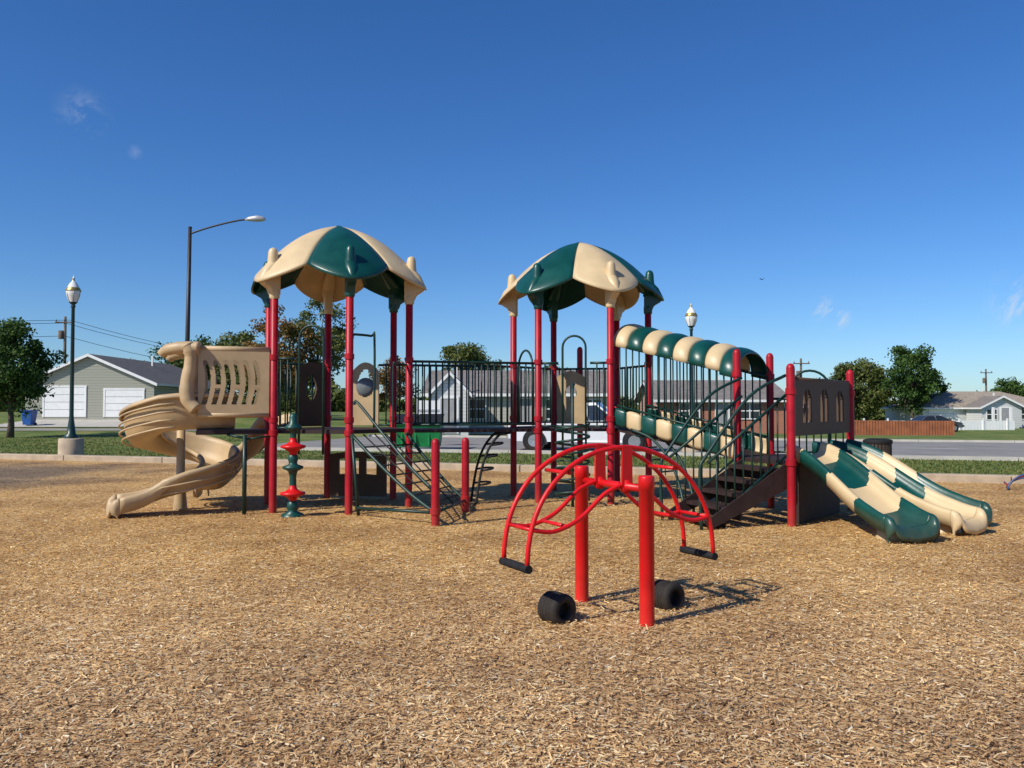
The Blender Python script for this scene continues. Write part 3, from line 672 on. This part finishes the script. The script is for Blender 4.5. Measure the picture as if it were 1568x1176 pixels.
# ------------------------------------------------------------------ houses
def house(name,x0,x1,y0,y1,zb,wh,rh,axis,wall,roofm,ops=(),ov=.45,hip=False):
    G=group(name,((x0+x1)/2,(y0+y1)/2,zb))
    g=MB(); g.prism([(x0,y0),(x1,y0),(x1,y1),(x0,y1)],zb-1,zb+wh)
    if not hip:
        if axis=='y': g.add([(x0,y0,zb+wh),(x1,y0,zb+wh),((x0+x1)/2,y0,zb+wh+rh),(x0,y1,zb+wh),(x1,y1,zb+wh),((x0+x1)/2,y1,zb+wh+rh)],[(0,1,2),(4,3,5)],0,False)
        else: g.add([(x0,y0,zb+wh),(x0,y1,zb+wh),(x0,(y0+y1)/2,zb+wh+rh),(x1,y0,zb+wh),(x1,y1,zb+wh),(x1,(y0+y1)/2,zb+wh+rh)],[(1,0,2),(3,4,5)],0,False)
    g.obj('walls',[wall],G)
    g=MB(); X0,X1,Y0,Y1=x0-ov,x1+ov,y0-ov,y1+ov; ze=zb+wh-.08; zr=zb+wh+rh+.06; t=.14
    mx,my=(x0+x1)/2,(y0+y1)/2
    if hip:
        hh=min(X1-X0,Y1-Y0)/2
        v=[(X0,Y0,ze),(X1,Y0,ze),(X1,Y1,ze),(X0,Y1,ze),(X0+hh,my,zr),(X1-hh,my,zr)]
        g.add(v,[(0,1,5,4),(2,3,4,5),(3,0,4),(1,2,5)],0,False); g.prism([(X0,Y0),(X1,Y0),(X1,Y1),(X0,Y1)],ze-.16,ze-.002,1)
    elif axis=='y':
        for sx in (X0,X1):
            g.add([(sx,Y0,ze),(mx,Y0,zr),(mx,Y1,zr),(sx,Y1,ze),(sx,Y0,ze-t),(mx,Y0,zr-t),(mx,Y1,zr-t),(sx,Y1,ze-t)],[(0,1,2,3),(4,7,6,5)],0,False)
            g.add([(sx,Y0-.02,ze+.01),(mx,Y0-.02,zr+.01),(mx,Y0-.02,zr-.2),(sx,Y0-.02,ze-.2)],[(0,1,2,3)],1,False)
            g.box((sx,(Y0+Y1)/2,ze-.08),(.05,Y1-Y0,.16),1)
    else:
        for sy in (Y0,Y1):
            g.add([(X0,sy,ze),(X0,my,zr),(X1,my,zr),(X1,sy,ze),(X0,sy,ze-t),(X0,my,zr-t),(X1,my,zr-t),(X1,sy,ze-t)],[(0,1,2,3),(4,7,6,5)],0,False)
            g.box((mx,sy,ze-.08),(X1-X0,.05,.18),1)
            for sx in (X0-.01,X1+.01): g.add([(sx,sy,ze+.01),(sx,my,zr+.01),(sx,my,zr-.2),(sx,sy,ze-.2)],[(0,1,2,3)],1,False)
    g.box((mx+ (x1-x0)*.12,my+.8,zr-.1),(.12,.12,.9),1)
    g.obj('roof',[roofm,WHITE],G,recalc=False)
    g=MB()
    for (kind,ox0,ox1,oz0,oz1) in ops:
        w=ox1-ox0;h=oz1-oz0;cx=(ox0+ox1)/2;cz=zb+(oz0+oz1)/2
        if kind=='garage':
            g.box((cx,y0-.02,cz),(w,.05,h),0)
            for i in range(1,4): g.box((cx,y0-.048,zb+oz0+h*i/4),(w,.01,.03),2)
            g.box((cx,y0-.03,zb+oz1+.06),(w+.3,.08,.12),0)
            for sx in (-1,1): g.box((cx+sx*(w/2+.07),y0-.03,cz),(.12,.08,h),0)
        elif kind=='win':
            g.box((cx,y0-.02,cz),(w,.05,h),1)
            for sx in (-1,0,1): g.box((cx+sx*w/2,y0-.05,cz),(.08,.06,h+.1),0)
            for sz in (-1,0,1): g.box((cx,y0-.045,cz+sz*h/2),(w+.08,.06,.08),0)
        elif kind=='door':
            g.box((cx,y0-.03,cz),(w,.06,h),2); 
            for sx in (-1,1): g.box((cx+sx*w/2,y0-.05,cz),(.1,.08,h),0)
            g.box((cx,y0-.05,cz+h/2+.05),(w+.1,.08,.1),0)
        elif kind=='col':
            g.box((cx,y0-1.6,cz),(w,w,h),0)
    if ops: g.obj('openings',[WHITE,GLASSD,M('door_grey',(.3,.3,.3),.6)],G)
    return G
house('garage_house',-35.2,-25.9,60,74,.92,2.55,2.0,'y',SIDG,ROOFD,[('garage',-33.8,-30.9,.05,2.2),('garage',-29.4,-26.7,.05,2.0)],ov=.35)
house('bungalow_house',-5.0,6.0,50,60,.05,2.5,1.5,'x',SIDC,ROOFG,[('win',-2.8,-1.6,.9,2.1),('win',2.0,3.6,.9,2.1),('door',.2,1.2,.1,2.1),('win',4.3,5.4,.9,2.1)])
house('porch_gable_house',-4.6,-2.5,47.5,49.4,.05,2.4,1.2,'y',SIDW,ROOFG,[('door',-4.0,-3.1,.1,2.1)],ov=.25)
house('brick_house',11,20.5,62,72,-.1,2.4,1.5,'x',BRICK,ROOFG,[('win',12.5,14,.9,2.1),('win',17,18.5,.9,2.1),('door',15.2,16.2,.1,2.1)])
house('brick_ranch_house',23,31,84,92,-.4,2.3,1.8,'x',BRICK,ROOFG,[('win',25,27,.9,2.0)],hip=True)
house('white_house',44.5,60,90,99,-.5,2.25,1.7,'x',SIDW,M('shingle_tan',(.30,.25,.19),.9,.2,3),[('garage',45.3,47.9,.05,2.0),('win',54,55.6,.9,2.0),('win',57,58.4,.9,2.0),('door',51,52,.1,2.1)],hip=True)
house('white_porch',49,53.2,86.6,89.5,-.5,2.25,1.1,'y',SIDW,ROOFG,[('win',49.5,50.6,.9,2.0),('door',51,51.9,.1,2.1),('col',49.2,49.4,0,2.2),('col',51,51.2,0,2.2),('col',53,53.2,0,2.2)],ov=.4)
house('tan_roof_house',66,78,100,110,-.5,2.4,1.8,'x',SIDC,ROOFG,[('win',68,70,.9,2)],hip=True)
g=MB()
for i in range(38):
    x=21+i*.2; y=52+.04*i; g.box((x,y,H(x,y)+.42),(.185,.03,1.0+.03*(i%3==0)))
for i in range(30):
    x=28.6; y=54+i*.2
    g.box((x,y,H(x,y)+.42),(.03,.185,1.0))
g.box((24.9,52.8,.75),(7.4,.05,.08),rz=.2); g.obj('wood_fence',[WFENCE])
g=MB()
for i in range(72):
    x=27+i*.3; g.box((x,80,H(x,80)+.45),(.27,.04,.9)); 
for i in range(10): g.box((27+i*2.3,79.95,H(30,80)+.55),(.13,.13,1.15))
g.obj('white_fence',[WHITE])

G=group('green_dumpster',(-3.6,31.5,0)); g=MB()
g.add([(-4.5,31,.15),(-2.75,31,.15),(-2.75,32.3,.15),(-4.5,32.3,.15),(-4.6,30.8,1.05),(-2.65,30.8,1.05),(-2.65,32.4,1.35),(-4.6,32.4,1.35)],[(0,1,5,4),(1,2,6,5),(2,3,7,6),(3,0,4,7),(3,2,1,0)],0,False)
for x in (-4.1,-3.6,-3.1): g.box((x,30.93,.6),(.06,.1,.8),0)
g.box((-3.62,30.8,1.03),(2.0,.08,.08),0); g.box((-4.65,31.5,.75),(.1,.7,.14),0); g.box((-2.6,31.5,.75),(.1,.7,.14),0)
for x in (-4.35,-2.9):
    for y in (31.1,32.2): g.box((x,y,.08),(.1,.1,.16),1)
g.add([(-4.62,30.75,1.07),(-3.64,30.75,1.07),(-3.64,32.45,1.38),(-4.62,32.45,1.38),(-3.61,30.75,1.07),(-2.63,30.75,1.07),(-2.63,32.45,1.38),(-3.61,32.45,1.38)],[(0,1,2,3),(4,5,6,7)],1,False)
g.obj('bin_body',[DUMP,BLK],G)
G=group('white_notice_board',(-3.4,35,0)); g=MB()
g.box((-3.5,35,1.5),(1.0,.06,.85)); g.box((-4.02,35,1.0),(.08,.08,2.0),1); g.box((-2.98,35,1.0),(.08,.08,2.0),1); g.box((-3.5,34.96,1.5),(.85,.02,.1),1)
g.obj('board',[WHITE,GREY],G)
G=group('blue_wheelie_bin',(-32.0,55,0)); z=H(-32,55); g=MB(); x,y=-32.0,55
g.add([(x-.25,y-.28,z+.1),(x+.25,y-.28,z+.1),(x+.25,y+.28,z+.1),(x-.25,y+.28,z+.1),(x-.34,y-.36,z+1.0),(x+.34,y-.36,z+1.0),(x+.34,y+.4,z+1.0),(x-.34,y+.4,z+1.0)],[(0,1,5,4),(1,2,6,5),(2,3,7,6),(3,0,4,7),(3,2,1,0)],0,False)
g.box((x,y,z+1.04),(.76,.86,.08)); g.tube([(x-.3,y+.45,z+1.02),(x+.3,y+.45,z+1.02)],.02)
for s_ in (-.27,.27): g.lathe([(.001,-.03),(.12,-.03),(.12,.03),(.001,.03)],(x+s_,y+.3,z+.12),1,14,R=Matrix.Rotation(math.pi/2,3,'Y'))
g.obj('bin',[BLUE,BLK],G,bevel=.02)
G=group('litter_bin',(8.0,18,0)); g=MB(); x,y=8.1,18.4
for a in range(0,360,15):
    q=D(a); g.box((x+.27*math.cos(q),y+.27*math.sin(q),.45),(.03,.055,.78),0,q)
g.lathe([(.25,.05),(.25,.84)],(x,y,0),1,20); g.lathe([(.3,.82),(.31,.86),(.3,.9),(.2,.93),(.2,.90)],(x,y,0),1,24); g.lathe([(.28,.05),(.29,.08),(.28,.12)],(x,y,0),1,24)
g.obj('barrel',[M('bin_brown',(.05,.035,.025),.7),BLK],G)
G=group('tube_climber',(10.3,16,0)); g=MB()
for i,(rx,hh) in enumerate(((.75,.38),(.62,.30),(.5,.22))):
    g.tube([(10.4-rx*math.cos(t),16.2+i*.22,hh*math.sin(t)) for t in np.linspace(0,math.pi,17)],.018,0 if i!=1 else 1)
g.tube([(9.65,16.2,.1),(9.85,16.64,.12)],.018,1); g.tube([(10.4,16.2,.38),(10.4,16.64,.22)],.018,0)
g.obj('tubes',[M('tube_blue_grey',(.05,.08,.18),.45),M('tube_dark_red',(.25,.02,.02),.45)],G)

# ------------------------------------------------------------------ vehicles
def loft(g,pts,mi):
    n=len(pts); vs=[(x,-w,z) for x,z,w in pts]+[(x,w,z) for x,z,w in pts]
    g.add(vs,[tuple(range(n)),tuple(reversed(range(n,2*n)))]+[((i+1)%n,i,n+i,n+(i+1)%n) for i in range(n)],mi,False)
def vehicle(name,x,y,yaw,paint,pickup):
    z=H(x,y)+.03; G=group(name,(x,y,z)); g=MB()
    if pickup:
        hw=.95; L=2.75
        body=[(-L,.45,.9),(-L,1.05,hw),(-.55,1.07,hw),(-.5,1.1,hw),(1.25,1.12,hw),(2.4,1.04,.88),(2.7,.92,.84),(2.72,.42,.84),(2.35,.32,.9),(-2.4,.34,.9)]
        gh=[(-.6,1.08,.9),(-.42,1.66,.72),(.55,1.70,.72),(1.35,1.1,.86)]; rf=[(-.42,1.64,.75),(-.35,1.75,.7),(.5,1.78,.7),(.58,1.68,.75)]
        wx=(-1.75,1.95); wr=.37
        pil=[(-.58,1.1,-.42,1.66),(.28,1.1,.18,1.70),(1.3,1.12,.56,1.69)]
    else:
        hw=.88; L=2.3
        body=[(-L,.5,.8),(-L+.05,.95,.82),(-1.6,1.0,hw),(1.1,.98,hw),(2.1,.8,.82),(2.3,.65,.78),(2.28,.35,.78),(-2.2,.33,.8)]
        gh=[(-1.75,.98,.82),(-1.1,1.38,.62),(.2,1.42,.62),(1.15,.97,.8)]; rf=[(-1.1,1.36,.65),(-1.0,1.43,.6),(.1,1.46,.6),(.22,1.4,.65)]
        wx=(-1.4,1.4); wr=.32
        pil=[(-1.7,.99,-1.1,1.38),(-.3,1,-.35,1.42),(1.1,.99,.22,1.41)]
    loft(g,body,0); loft(g,gh,1); loft(g,rf,0)
    for a,b,c,d_ in pil:
        for s_ in (-1,1): g.tube([(a,s_*.87 if pickup else s_*.82,b),(c,s_*(.73 if pickup else .63),d_)],.035,0,6)
    for w in wx:
        for s_ in (-1,1):
            R=Matrix.Rotation(math.pi/2,3,'X')
            g.lathe([(wr*.6,-.1),(wr*.9,-.11),(wr,-.08),(wr,.08),(wr*.9,.11),(wr*.6,.1)],(w,s_*(hw-.08),wr),2,28,R=R)
            g.lathe([(.001,-.09),(wr*.6,-.095)],(w,s_*(hw-.06),wr),3,20,R=R); g.lathe([(wr*.6,.095),(.001,.09)],(w,s_*(hw-.06),wr),3,20,R=R)
            g.lathe([(wr*1.0,-.02),(wr*1.18,-.02),(wr*1.18,.02),(wr*1.0,.02)],(w,s_*(hw-.01),wr),2,28,R=R)
    for s_ in (-1,1):
        g.box((L-.08,s_*.65,.78 if pickup else .66),(.1,.3,.16),3); g.box((-L,s_*(hw-.1),.88 if pickup else .8),(.06,.16,.25),4)
        g.box((.9,s_*(hw+.08),1.12),(.1,.16,.14),0)
        g.box((.25,s_*(hw+.005),.8),(.015,.01,.5),2); g.box((0.05,s_*(hw+.01),.98),(.16,.02,.03),2)
    g.box((L,0,.5),(.12,1.7,.16),2 if not pickup else 3)
    g.box((-L,0,.5),(.12,1.7,.16),3 if pickup else 2)
    Rm=Matrix.Translation((x,y,z))@Matrix.Rotation(yaw,4,'Z'); g.v=[tuple(Rm@Vector(v)) for v in g.v]
    g.obj('bodywork',[paint,GLASSD,BLK,CHROME,M('tail_light',(.3,.01,.01),.3)],G,bevel=.02)
vehicle('pickup_truck',2.75,31.2,D(-15),CARW,True)
vehicle('parked_car',37.6,74,D(8),CARD,False)

# ------------------------------------------------------------------ trees
def tree(name,x,y,h,cr,cbase,mat,nc=40,nl=260,ls=.16,dens=1.,sx=1.,trunk=.16):
    z0=H(x,y); G=group(name,(x,y,z0)); r_=np.random.default_rng(int(abs(x*31+y*7))+3)
    ch=(h-cbase)/2; cz=z0+cbase+ch
    cen=[]
    while len(cen)<nc:
        p=r_.uniform(-1,1,3)
        rr=np.linalg.norm(p)
        if rr>1 or rr<.25: continue
        az=math.atan2(p[1],p[0]); lim=.78+.24*math.sin(3*az+x)*math.cos(2.3*p[2]*3+y)
        if rr>lim: continue
        taper=1-.35*max(p[2],0)-.15*max(-p[2],0)
        cen.append((x+p[0]*cr*sx*taper,y+p[1]*cr*taper,cz+p[2]*ch))
    cen=np.array(cen)
    Vs=[]
    for c in cen:
        rad=cr*r_.uniform(.12,.33); n=int(nl*r_.uniform(.5,1.2)*dens)
        d_=r_.normal(0,1,(n,3)); d_/=np.linalg.norm(d_,axis=1)[:,None]; rr=rad*r_.uniform(.35,1.25,(n,1))
        p=c+d_*rr*np.array([1.1,1.1,.8])
        a=r_.normal(0,1,(n,3)); a/=np.linalg.norm(a,axis=1)[:,None]; b=np.cross(a,d_+r_.normal(0,.5,(n,3))); b/=np.linalg.norm(b,axis=1)[:,None]+1e-6
        s_=ls*r_.uniform(.4,1.0,(n,1)); a=a*s_; b=b*s_*.6
        Vs.append(np.stack([p-a,p-b,p+a,p+b],1))
    V=np.concatenate(Vs); qobj('foliage',V,len(V),mat,G)
    g=MB(); top=z0+cbase+ch*1.2
    g.tube([(x,y,z0-.1),(x+.05,y,z0+cbase*.6),(x-.05,y,z0+cbase+ch*.5),(x,y,top)],[trunk*1.3,trunk,trunk*.65,trunk*.2],0,10)
    for c in cen[::2]:
        s_=Vector((x,y,z0+cbase*.8+(c[2]-z0-cbase*.8)*.35)); e_=Vector(c); mdl=s_.lerp(e_,.5)+Vector((0,0,.15*cr*.3))
        g.tube([s_,mdl,e_],[trunk*.4,trunk*.22,trunk*.07],0,6)
    g.obj('trunk',[BARK],G)
tree('leafy_tree',-27.2,45,6.7,2.5,1.2,LEAFG,60,330,.13)
tree('leafy_tree',-36,80,6.0,3.2,1.2,LEAFY,40,260,.2)
tree('leafy_tree',-31.5,82,8.4,3.6,1.5,LEAFG,45,260,.2)
tree('leafy_tree',-26.5,78,8.2,4.0,1.5,LEAFY,50,260,.2,sx=1.3)
tree('autumn_tree',-17.6,62,9.0,3.0,1.5,LEAFR,40,200,.16)
tree('autumn_tree',-15.0,64,10.6,3.2,2,LEAFY,44,200,.16)
tree('leafy_tree',-21,70,7.4,3.2,1,LEAFY,40,220,.18)
tree('leafy_tree',-11.5,80,6.4,3.2,1,LEAFR,30,200,.18)
tree('leafy_tree',-3.6,68,7.0,3.0,1.4,LEAFY,50,240,.16)
tree('leafy_tree',4,78,5.4,2.8,1.4,LEAFG,30,240,.18)
tree('leafy_tree',38.3,93,7.6,4.0,1,LEAFY,54,240,.2,sx=1.1)
tree('leafy_tree',43.4,90,9.9,3.2,1.2,LEAFG,56,220,.2,sx=1.0)
tree('leafy_tree',40.9,96,8.2,3.4,1.,LEAFY,46,220,.2)
tree('leafy_tree',46.4,94,7.2,2.8,1.,LEAFG,40,220,.2)
tree('leafy_tree',67,112,6.4,3.4,1,LEAFG,36,220,.22)
tree('garden_shrub',53.2,84.5,1.9,1.1,.1,LEAFY,14,150,.12,trunk=.05)
r_=np.random.default_rng(5); Vs=[]
for i in range(330):
    x=-170+i*1.05+r_.uniform(-1,1); y=150+r_.uniform(-8,8); hh=2.9+1.7*math.sin(i*.21)*math.cos(i*.05)+r_.uniform(0,1.8); 
    n=150; d_=r_.normal(0,1,(n,3)); d_/=np.linalg.norm(d_,axis=1)[:,None]; p=np.array([x,y,hh*.5+H(x,y)])+d_*np.array([2.2,2.2,hh*.55])*r_.uniform(.5,1.05,(n,1))
    a=r_.normal(0,.32,(n,3)); b=r_.normal(0,.32,(n,3)); Vs.append(np.stack([p-a,p-b,p+a,p+b],1))
V=np.concatenate(Vs); qobj('distant_tree_line',V,len(V),LEAFY)
g=MB(); b=Vector((20,66,11.9)); g.add([b,b+Vector((-.25,.0,.1)),b+Vector((-.12,.12,.02)),b+Vector((.25,0,.1)),b+Vector((.12,.12,.02)),b+Vector((0,-.2,0)),b+Vector((0,.2,-.03))],[(0,1,2),(0,4,3),(5,2,6,4)],0,False)
g.obj('bird',[ROPE])

# ------------------------------------------------------------------ world, sun, camera
az=D(38); el=D(40)
sd=Vector((-math.cos(az)*math.cos(el),-math.sin(az)*math.cos(el),math.sin(el)))
w=bpy.data.worlds.new('World'); scene.world=w; w.use_nodes=True; nt=w.node_tree; N=nt.nodes; L=nt.links
bg=N['Background']; bg.inputs[1].default_value=.085
sky=N.new('ShaderNodeTexSky'); sky.sky_type='NISHITA'; sky.sun_disc=False; sky.sun_elevation=el
sky.sun_rotation=math.atan2(sd.x,sd.y); sky.air_density=1.0; sky.dust_density=.3; sky.ozone_density=3.0; sky.altitude=300
hsv=N.new('ShaderNodeHueSaturation'); hsv.inputs['Saturation'].default_value=1.22; L.new(sky.outputs[0],hsv.inputs['Color'])
tnt=N.new('ShaderNodeMixRGB'); tnt.blend_type='MULTIPLY'; tnt.inputs[0].default_value=1; tnt.inputs[2].default_value=(.82,1.08,1.45,1); L.new(hsv.outputs[0],tnt.inputs[1])
tc=N.new('ShaderNodeTexCoord')
nz=N.new('ShaderNodeTexNoise'); nz.inputs['Scale'].default_value=30; nz.inputs['Detail'].default_value=9; nz.inputs['Roughness'].default_value=.66; nz.inputs['Distortion'].default_value=.8
L.new(tc.outputs['Generated'],nz.inputs['Vector'])
rp_=N.new('ShaderNodeMapRange'); rp_.inputs['From Min'].default_value=.46; rp_.inputs['From Max'].default_value=.76; L.new(nz.outputs['Fac'],rp_.inputs['Value'])
acc=None
for (dx_,dz_,rad,st) in ((-.523,.360,.032,.42),(-.458,.311,.010,.3),(.376,.120,.020,1.2),(.393,.109,.018,1.1),(.613,.130,.04,1.2)):
    dv=Vector((dx_,1,dz_)).normalized()
    vd=N.new('ShaderNodeVectorMath'); vd.operation='DISTANCE'; vd.inputs[1].default_value=dv; L.new(tc.outputs['Generated'],vd.inputs[0])
    mr=N.new('ShaderNodeMapRange'); mr.interpolation_type='SMOOTHSTEP'; mr.inputs['From Min'].default_value=rad; mr.inputs['From Max'].default_value=0; mr.inputs['To Max'].default_value=st
    L.new(vd.outputs['Value'],mr.inputs['Value'])
    if acc is None: acc=mr.outputs[0]
    else:
        ad=N.new('ShaderNodeMath'); ad.operation='ADD'; L.new(acc,ad.inputs[0]); L.new(mr.outputs[0],ad.inputs[1]); acc=ad.outputs[0]
ml=N.new('ShaderNodeMath'); ml.operation='MULTIPLY'; ml.use_clamp=True; L.new(acc,ml.inputs[0]); L.new(rp_.outputs[0],ml.inputs[1])
mx=N.new('ShaderNodeMixRGB'); L.new(ml.outputs[0],mx.inputs[0]); L.new(tnt.outputs[0],mx.inputs[1]); mx.inputs[2].default_value=(8,8.6,9.4,1)
L.new(mx.outputs[0],bg.inputs[0])
sl_=bpy.data.lights.new('sun','SUN'); sl_.energy=5.0; sl_.angle=D(.53); sl_.color=(1,.945,.85)
so=bpy.data.objects.new('sun',sl_); scene.collection.objects.link(so); so.rotation_euler=sd.to_track_quat('Z','Y').to_euler()
cd=bpy.data.cameras.new('camera'); cd.sensor_width=36; cd.lens=36*1270/1568; cd.clip_end=4000; cd.clip_start=.05
co=bpy.data.objects.new('camera',cd); scene.collection.objects.link(co); co.location=(0,0,1.6); co.rotation_euler=(D(90+1.67),D(0),0)
scene.camera=co
scene.view_settings.view_transform='Standard'; scene.view_settings.look='None'; scene.view_settings.exposure=0
